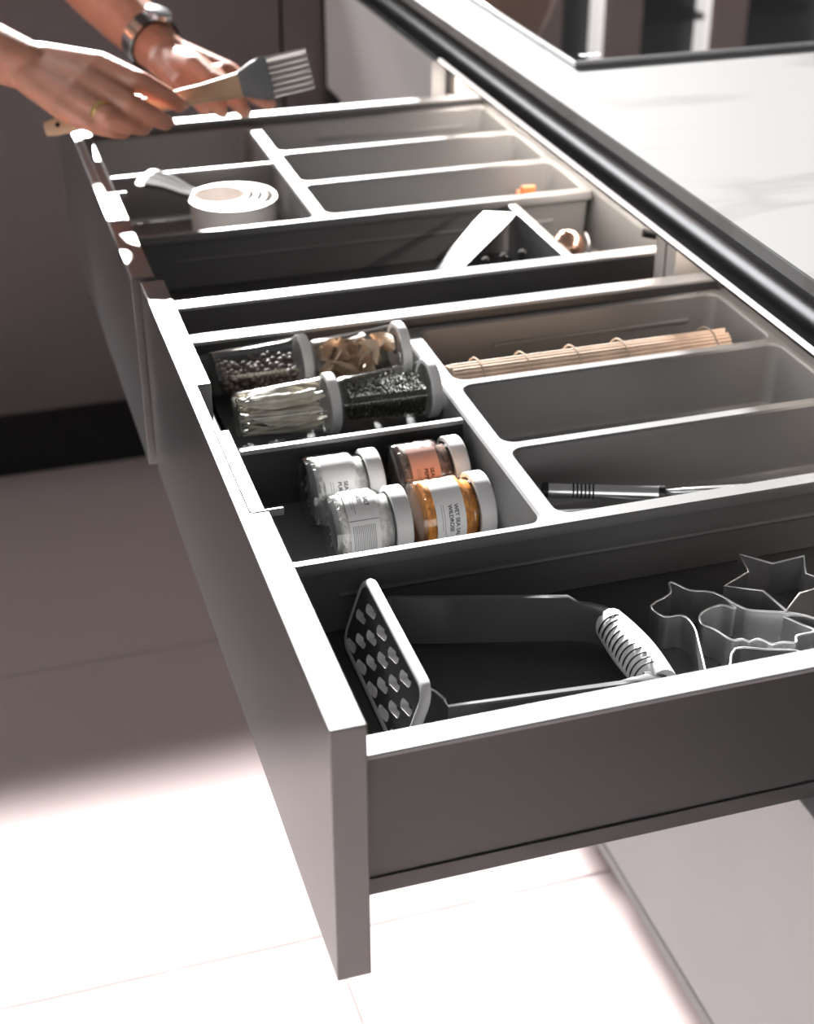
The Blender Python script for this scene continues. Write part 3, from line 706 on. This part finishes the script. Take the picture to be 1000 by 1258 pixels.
tube(bm, pts, [0.0138*(0.80+0.2*math.sin(PI*k/(n-1))) for k in range(n)], 18, flat=(0.85, 1.15)); hd = obj('grip', mrot(bm), 'grip_and_lit_slots', ma, smooth=SM, local=True)
for k in range(11):
    bm = bmesh.new(); yy = 0.026-0.0052*k
    tube(bm, [(0.0725+0.0104*math.cos(a), yy-0.0015*math.sin(a), 0.021+0.0142*math.sin(a)) for a in [math.radians(85+11*j) for j in range(10)]], [0.0002]+[0.0005]*8+[0.0002], 6)
    obj('groove', mrot(bm), 'black', hd, smooth=True, local=True)
# ================================================================== COOKIE CUTTERS
def cutter(name, label, px, ztop, depth_h):
    pts = []
    for (u, v) in px:
        d = at(u, v, 1.0) - CAM; pts.append(CAM + d*((ztop-CAM.z)/d.z))
    c = sum(pts, Vector())/len(pts)
    r = thing(name, label, 'cookie cutter', (c.x, c.y, ztop-depth_h))
    n = len(pts); bm = bmesh.new(); th = 0.00035
    nr = []
    for i in range(n):
        t = (pts[(i+1) % n]-pts[i-1]).normalized(); nr.append(Vector((t.y, -t.x, 0)))
    L = []
    for s, z in ((1, ztop-depth_h), (1, ztop), (-1, ztop), (-1, ztop-depth_h)):
        L.append([bm.verts.new((pts[i].x+nr[i].x*th*s, pts[i].y+nr[i].y*th*s, z)) for i in range(n)])
    for k in range(4): bridge(bm, L[k], L[(k+1) % 4])
    obj('blade', bm, 'chrome', r, smooth=math.radians(50))
    bm = bmesh.new(); tube(bm, [(p.x, p.y, ztop) for p in pts], 0.00085, 6, closed=True); obj('rolled_edge', bm, 'chrome', r, smooth=True)
    return r
def cr(x, y): return (780+x*0.22, 660+y*0.22)
def dens(pts, closed=True, k=3):
    out = []; n = len(pts)
    for i in range(n):
        p0, p1, p2, p3 = pts[i-1], pts[i], pts[(i+1) % n], pts[(i+2) % n]
        for j in range(k):
            t = j/k
            out.append(tuple(0.5*((2*b)+(-a+c)*t+(2*a-5*b+4*c-d)*t*t+(-a+3*b-3*c+d)*t**3) for a, b, c, d in zip(p0, p1, p2, p3)))
    return out
star = [(580, 95), (770, 148), (945, 105), (955, 205), (1100, 262), (920, 315), (845, 410), (715, 300), (500, 275), (632, 195)]
cutter('cookie_cutter', 'five-pointed star cookie cutter at the rear of the front compartment', [cr(*p) for p in star], 0.7410, 0.0255)
animal = [(90, 385), (195, 318), (190, 262), (215, 255), (305, 297), (440, 310), (580, 385), (650, 410), (870, 425), (1000, 455), (1120, 520), (1150, 640), (1120, 800), (1040, 815), (1000, 735), (930, 665), (900, 635), (730, 628), (560, 625), (530, 745), (500, 850), (425, 860), (400, 770), (360, 600), (330, 500), (265, 438), (165, 445)]
cutter('cookie_cutter', 'animal shaped cookie cutter with pointed ear and legs beside the masher grip', dens([cr(*p) for p in animal]), 0.7400, 0.0245)
wavy = [(370, 425), (475, 380), (555, 400), (590, 388), (620, 410), (720, 415), (820, 440), (910, 480), (1005, 525), (905, 552), (900, 590), (830, 588), (765, 598), (690, 570), (640, 585), (595, 570), (540, 575), (440, 515), (372, 485)]
cutter('cookie_cutter', 'wavy edged cookie cutter nested inside the animal shaped one', dens([cr(*p) for p in wavy]), 0.7370, 0.0215)
# ================================================================== FARTHER DRAWER CONTENTS
def cup(label, c, r0, h, hang, hl):
    r = thing('measuring_cup', label, 'measuring cup', c, 'nested measuring cups')
    bm = lm([(0, 0), (r0*0.93, 0), (r0*0.97, 0.002), (r0, h-0.003), (r0+0.0010, h-0.0006), (r0+0.0006, h), (r0-0.0024, h), (r0-0.0028, h-0.001), (r0*0.97-0.0024, 0.003), (0, 0.0022)], 40)
    b = obj('bowl', bm, 'white_plastic', r, smooth=SM, local=True)
    d = Vector((math.cos(hang), math.sin(hang), 0)); p = Vector((0, 0, h-0.001))
    bm = bmesh.new(); pts = [p + d*(r0-0.001), p + d*(r0+0.010) + Vector((0, 0, 0.003)), p + d*(r0+hl*0.6)+Vector((0, 0, 0.010)), p + d*(r0+hl)+Vector((0, 0, 0.014))]
    tube(bm, pts, [0.007, 0.0065, 0.0075, 0.0085], 12, flat=(1, 0.30)); obj('handle', bm, 'brushed_dark', r, smooth=SM, local=True)
    bm = bmesh.new(); q = pts[-1] + d*0.002
    tube(bm, [q + Vector((0.006*math.cos(2*PI*k/16), 0.006*math.sin(2*PI*k/16), 0)) for k in range(16)], 0.0014, 6, closed=True); obj('hang_loop', bm, 'brushed', r, smooth=True, local=True)
    return r
cc = Vector((0.279, 1.512, TFL+0.0004))
for i, (r0, lab, an) in enumerate(((0.0445, 'largest white measuring cup, outermost of the nested set', 2.44), (0.0385, 'second white measuring cup nested inside the largest one', 2.60), (0.0340, 'third white measuring cup, inside the second one', 2.76), (0.0295, 'smallest white measuring cup, innermost of the nested set', 2.92))):
    cup(lab, cc + Vector((-0.0042*i, 0.002*i, 0.0036*i)), r0, 0.0440-0.0030*i, an, 0.046)
# spatula
sp = thing('spatula', 'black nylon slotted spatula with sunlit head in the farther drawer', 'spatula', (0.40, 1.30, FLOOR_Z))
A, B = Vector((0.415, 1.290, 0.728)), Vector((0.516, 1.362, 0.774))
t = (B-A).normalized(); u = t.cross(Vector((-0.30, 0.03, 0.95))).normalized(); nrm = u.cross(t).normalized()
bm = bmesh.new(); W0, W1 = 0.014, 0.022
def spt(s, q, h): return A + (B-A)*s + u*(q*(W0+(W1-W0)*s)) + nrm*h
for (q0, q1) in ((-1, -0.52), (-0.36, -0.08), (0.08, 0.36), (0.52, 1)):
    vs = [[bm.verts.new(spt(s, q, h)) for (s, q) in ((0.10, q0), (0.88, q0), (0.88, q1), (0.10, q1))] for h in (-0.0012, 0.0012)]
    bm.faces.new(vs[0][::-1]); bm.faces.new(vs[1]); bridge(bm, vs[0], vs[1])
for (s0, s1) in ((0.0, 0.10), (0.88, 1.0)):
    e = 0.93 if s1 == 1.0 else 1
    vs = [[bm.verts.new(spt(s, q, h)) for (s, q) in ((s0, -1), (s1, -e), (s1, e), (s0, 1))] for h in (-0.0012, 0.0012)]
    bm.faces.new(vs[0][::-1]); bm.faces.new(vs[1]); bridge(bm, vs[0], vs[1])
obj('blade', bm, 'nylon', sp)
bm = bmesh.new(); tube(bm, [A+t*0.012, A-t*0.01, (0.36, 1.285, 0.727), (0.30, 1.287, 0.730), (0.24, 1.283, 0.728), (0.195, 1.272, 0.7235)], [0.008, 0.007, 0.006, 0.008, 0.0085, 0.007], 12, flat=(1.15, 0.8)); obj('handle', bm, 'nylon', sp, smooth=SM)
# spaghetti server
ss = thing('spaghetti_server', 'black nylon spaghetti server with upright prongs against the drawer side', 'serving spoon', (0.42, 1.25, FLOOR_Z))
bm = bmesh.new(); ellipsoid(bm, (0.484, 1.2475, 0.7365), (0.052, 0.021, 0.0060), 20); hdv = obj('head', bm, 'nylon', ss, smooth=True)
for i in range(5):
    for s in (-1, 1):
        if s > 0 and i in (0, 4): continue
        x = 0.446+0.018*i; y = 1.2475 + s*0.0145
        bm = bmesh.new(); tube(bm, [(x, y, 0.738), (x+0.001, y+s*0.001, 0.754), (x+0.0015, y+s*0.001, 0.767+0.0016*i), (x+0.0015, y+s*0.001, 0.7690+0.0016*i)], [0.0042, 0.0038, 0.0034, 0.0015], 10); obj('prong', bm, 'nylon', ss, smooth=SM)
bm = bmesh.new(); tube(bm, [(0.436, 1.247, 0.737), (0.39, 1.245, 0.731), (0.33, 1.246, 0.7275), (0.27, 1.25, 0.7255), (0.22, 1.252, 0.7235)], [0.0075, 0.006, 0.0065, 0.008, 0.007], 12, flat=(1.2, 0.8)); obj('handle', bm, 'nylon', ss, smooth=SM)
# small scoop
sc = thing('melon_scoop', 'small shiny round scoop standing right of the pale divider plate', 'scoop', (0.562, 1.283, FLOOR_Z))
bm = bmesh.new(); ellipsoid(bm, (0.5575, 1.286, 0.7620), (0.0165, 0.0165, 0.0165), 24); obj('bowl', bm, 'copper', sc, smooth=True)
bm = bmesh.new(); tube(bm, [Vector((0.5690, 1.282, 0.7620)) + Vector((0.004, -0.0015, 0))*1.0 + Vector((0.15*math.cos(2*PI*k/20), math.cos(2*PI*k/20), 0))*0.0125 + Vector((0, 0, 0.0125*math.sin(2*PI*k/20))) for k in range(20)], 0.0013, 6, closed=True); obj('rim_ring', bm, 'brushed', sc, smooth=True)
bm = bmesh.new(); tube(bm, [(0.568, 1.278, 0.756), (0.588, 1.262, 0.738), (0.603, 1.245, 0.7215)], [0.003, 0.0035, 0.004], 10); obj('handle', bm, 'brushed', sc, smooth=SM)
# orange clip
oc = thing('bag_clip', 'tiny orange clip in the middle right cell of the farther drawer', 'clip', (0.588, 1.473, TFL))
bm = bmesh.new(); box(bm, 0.580, 0.596, 1.4690, 1.4730, TFL+0.0003, TFL+0.038, bev=0.0015); obj('jaw', bm, 'orange_plastic', oc)
bm = bmesh.new(); box(bm, 0.580, 0.596, 1.4738, 1.4770, TFL+0.0003, TFL+0.034, bev=0.0015); obj('jaw', bm, 'orange_plastic', oc)
bm = bmesh.new(); tube(bm, [(0.5795, 1.4734, TFL+0.030), (0.5765, 1.4734, TFL+0.030)], 0.0035, 10); obj('hinge', bm, 'orange_plastic', oc)
# ================================================================== HANDS AND BRUSH
def capsule(bm, a, b, ra, rb, n=14):
    a, b = Vector(a), Vector(b); t = (b-a); L = t.length; t.normalize()
    u = t.cross(Vector((0.13, 0.2, 1))).normalized(); v = t.cross(u); rings = []
    prof = [(-math.cos(x)*ra, math.sin(x)*ra) for x in [PI/2*k/4 for k in range(5)]] + [(L+math.sin(x)*rb, math.cos(x)*rb) for x in [PI/2*k/4 for k in range(5)]]
    for s, r in prof:
        if r < 1e-6: rings.append([bm.verts.new(a+t*s)])
        else: rings.append([bm.verts.new(a+t*s+(u*math.cos(2*PI*k/n)+v*math.sin(2*PI*k/n))*r) for k in range(n)])
    for p, q in zip(rings, rings[1:]):
        for k in range(n):
            k2 = (k+1) % n
            if len(p) == 1: bm.faces.new((p[0], q[k2], q[k]))
            elif len(q) == 1: bm.faces.new((p[k], p[k2], q[0]))
            else: bm.faces.new((p[k], p[k2], q[k2], q[k]))
def chain(bm, pts):                       # [(u, v, depth, radius)]
    P = [(at(*p[:3]), p[3]) for p in pts]
    for (a, ra), (b, rb) in zip(P, P[1:]): capsule(bm, a, b, ra, rb)
    return P
def flesh(bm, vox, it):
    me = bpy.data.meshes.new('body_tmp'); bm.to_mesh(me); bm.free()
    o = bpy.data.objects.new('body_tmp', me); C.objects.link(o)
    m = o.modifiers.new('r', 'REMESH'); m.mode = 'VOXEL'; m.voxel_size = vox
    m = o.modifiers.new('s', 'SMOOTH'); m.factor = 0.5; m.iterations = it
    bpy.context.view_layer.update()
    out = bpy.data.meshes.new_from_object(o.evaluated_get(bpy.context.evaluated_depsgraph_get()))
    bpy.data.objects.remove(o); return out
RH = dict(
  index=[(50, 74, 1.425, .017), (124, 84, 1.395, .0150), (172, 101, 1.375, .0103), (204, 118, 1.385, .0088), (220, 129, 1.400, .0074)],
  middle=[(44, 84, 1.42, .017), (110, 103, 1.385, .0145), (162, 130, 1.362, .0103), (190, 144, 1.372, .0088), (203, 151, 1.388, .0074)],
  ring=[(38, 92, 1.415, .016), (92, 120, 1.38, .0135), (134, 145, 1.356, .0098), (161, 154, 1.366, .0083), (176, 158, 1.382, .0070)],
  pinky=[(34, 96, 1.412, .015), (78, 132, 1.382, .0120), (112, 152, 1.362, .0085), (136, 160, 1.368, .0072), (152, 163, 1.38, .0062)],
  thumb=[(45, 95, 1.435, .017), (95, 118, 1.45, .0135), (150, 128, 1.45, .0105), (192, 128, 1.438, .0080)],
  arm=[(-420, -110, 1.62, .040), (-160, 10, 1.50, .033), (-20, 60, 1.435, .0285), (42, 84, 1.42, .0225)])
LH = dict(
  index=[(205, 62, 1.625, .017), (281, 92, 1.60, .0135), (307, 112, 1.585, .0098), (322, 122, 1.585, .0085), (330, 128, 1.588, .0072)],
  middle=[(202, 68, 1.615, .017), (262, 98, 1.585, .0140), (288, 120, 1.565, .0100), (295, 130, 1.568, .0086), (299, 136, 1.572, .0074)],
  ring=[(200, 74, 1.605, .016), (243, 104, 1.572, .0130), (263, 122, 1.555, .0096), (268, 131, 1.558, .0083), (271, 137, 1.562, .0070)],
  pinky=[(198, 78, 1.60, .015), (225, 106, 1.568, .0110), (240, 120, 1.555, .0083), (247, 129, 1.556, .0072), (251, 134, 1.56, .0062)],
  thumb=[(205, 74, 1.61, .017), (240, 84, 1.56, .0150), (262, 100, 1.54, .0105), (285, 108, 1.535, .0080)],
  arm=[(-90, -260, 1.86, .044), (60, -75, 1.73, .037), (130, -4, 1.68, .034), (176, 42, 1.645, .0285), (205, 70, 1.62, .0235)])
bm = bmesh.new(); fingers = {}
for side_, H in (('r', RH), ('l', LH)):
    for nme, p in H.items(): fingers[side_+nme] = chain(bm, p)
    mc = [fingers[side_+k] for k in ('index', 'middle', 'ring', 'pinky')]
    for a, b in zip(mc, mc[1:]):          # web of the palm between the metacarpals
        for s in (0.35, 0.7, 0.95):
            pa = a[0][0].lerp(a[1][0], s); pb = b[0][0].lerp(b[1][0], s); capsule(bm, pa, pb, 0.0128, 0.0122)
me = flesh(bm, 0.0022, 5)
bmp = bmesh.new(); bmp.from_mesh(me)
pr_ = thing('person', 'person reaching in from the upper left with bare forearms, holding a pastry brush', 'person', at(20, 84, 1.42))
obj('body', bmp, 'skin', pr_, smooth=True)
def ring_band(bm, c, axis, r, wdt, th, n=28, sx=1.0, sy=1.0, ref=Vector((0, 0, 1)), a0=0, a1=2*PI):
    axis = axis.normalized(); u = axis.cross(ref).normalized(); v = axis.cross(u); rows = []
    full = abs(a1-a0-2*PI) < 1e-6; N = n if full else n+1
    for k in range(N):
        a = a0 + (a1-a0)*k/n; d = u*math.cos(a)*sx + v*math.sin(a)*sy
        rows.append([bm.verts.new(c + d*rr + axis*ww) for rr, ww in ((r, -wdt/2), (r+th, -wdt/2+th*0.4), (r+th, wdt/2-th*0.4), (r, wdt/2))])
    for i in range(N if full else N-1):
        a, b = rows[i], rows[(i+1) % N]
        for k in range(4): bm.faces.new((a[k], a[(k+1) % 4], b[(k+1) % 4], b[k]))
    if not full: bm.faces.new(rows[0][::-1]); bm.faces.new(rows[-1])
rf = fingers['rring']; ax = rf[2][0]-rf[1][0]; c = rf[1][0].lerp(rf[2][0], 0.78)
bm = bmesh.new(); ring_band(bm, c, ax, 0.0102, 0.0042, 0.0014); obj('finger_ring', bm, 'gold', pr_, smooth=SM)
wa, wb = at(176, 42, 1.645), at(205, 70, 1.62); ax = wb-wa; c = at(186, 50, 1.638)
wp = bmesh.new(); ring_band(wp, c, ax, 0.0275, 0.020, 0.0026, 32); ws = obj('watch_strap', wp, 'black', pr_, smooth=SM)
un = ax.normalized().cross(Vector((0, 0, 1))).normalized(); vn = ax.normalized().cross(un); cd = (CAM-c).normalized()
acam = math.atan2(cd.dot(vn), cd.dot(un))
for i in range(-4, 5):
    a = acam + 0.30*i - 0.13
    bm = bmesh.new(); ring_band(bm, c, ax, 0.0298, 0.0185, 0.0014, 4, a0=a, a1=a+0.26); obj('link', bm, 'copper' if i in (0, 1) else ('brushed' if abs(i) > 1 else 'brushed_dark'), ws)
u = ax.normalized().cross(Vector((0, 0, 1))).normalized(); v = ax.normalized().cross(u)
bm = bmesh.new(); d = (-u*0.2 - v*0.98).normalized() if v.z < 0 else (-u*0.2+v*0.98).normalized()
tube(bm, [c+d*0.0285, c+d*0.034, c+d*0.0352], [0.014, 0.014, 0.012], 24); obj('watch_case', bm, 'brushed', ws, smooth=SM)
# fingernails
for key, hgt in (('rindex', 1), ('rmiddle', 1), ('rring', 1), ('rpinky', 1), ('lindex', 1), ('lmiddle', 1), ('lring', 1)):
    P = fingers[key]; a, b = P[-2][0], P[-1][0]; t = (b-a).normalized(); cv = (CAM-b).normalized(); nn = (cv - t*cv.dot(t)).normalized()
    nn = (nn*0.75 + UP*0.5); nn = (nn - t*nn.dot(t)).normalized(); s_ = t.cross(nn)
    bm = bmesh.new(); rr = P[-1][1]
    rot = Matrix((t, s_, nn)).transposed()
    ellipsoid(bm, b + nn*(rr*0.80) + t*0.0012, (rr*0.75, rr*0.62, rr*0.20), 12, rot); obj('fingernail', bm, 'nail', pr_, smooth=True)
# pastry brush
b0, b1, b2 = at(56, 159, 1.405), at(296, 103, 1.418), at(384, 84, 1.424)
ax = (b2-b0).normalized(); sd = ax.cross(FWD).normalized()      # sd: across the flat of the brush
br = thing('pastry_brush', 'pastry brush with wooden handle and grey silicone head held in the right hand', 'brush', b0)
dn = ax.cross(sd).normalized()
def section_loft(bm, secs, n=16):
    rings = []
    for c, wv, hv in secs: rings.append([bm.verts.new(c + sd*wv*math.copysign(abs(math.cos(2*PI*k/n))**0.75, math.cos(2*PI*k/n)) + dn*hv*math.copysign(abs(math.sin(2*PI*k/n))**0.75, math.sin(2*PI*k/n))) for k in range(n)])
    for a, b in zip(rings, rings[1:]): bridge(bm, a, b)
    bm.faces.new(rings[0][::-1]); bm.faces.new(rings[-1])
bm = bmesh.new(); L = (b1-b0).length
section_loft(bm, [(b0 + ax*L*s, wv, hv) for s, wv, hv in ((-0.004, .003, .002), (0.0, .0062, .004), (.05, .0078, .0055), (.2, .0082, .0062), (.5, .0076, .006), (.8, .0086, .006), (1.0, .0120, .0062))]); obj('handle', bm, 'wood', br, smooth=SM)
bm = bmesh.new(); tube(bm, [b0+ax*0.012-dn*0.0061, b0+ax*0.012+dn*0.0061], 0.0022, 12); obj('hang_hole', bm, 'rubber', br, smooth=SM)
bm = bmesh.new(); section_loft(bm, [(b1 + ax*s, wv, hv) for s, wv, hv in ((-0.001, .0120, .0066), (0.003, .0132, .0080), (.012, .0178, .0085), (.022, .0205, .0085), (.0265, .0208, .0082), (.0275, .0195, .007))]); obj('head', bm, 'silicone', br, smooth=SM)
for row, hh in ((0, -0.004), (1, 0.0), (2, 0.004)):
    for i in range(7):
        q = -0.0165 + 0.0055*i
        bm = bmesh.new(); p = b1 + ax*0.0268 + sd*q + dn*hh; e = b1 + ax*0.0655 + sd*q*1.02 + dn*hh*1.15
        tube(bm, [p, p.lerp(e, 0.5), e], [0.0019, 0.0017, 0.0012], 8); obj('bristle', bm, 'bristle', br, smooth=SM)
for o in S.objects:
    if o.type == 'MESH' and len(o.data.materials) == 0: o.data.materials.append(M['black'])
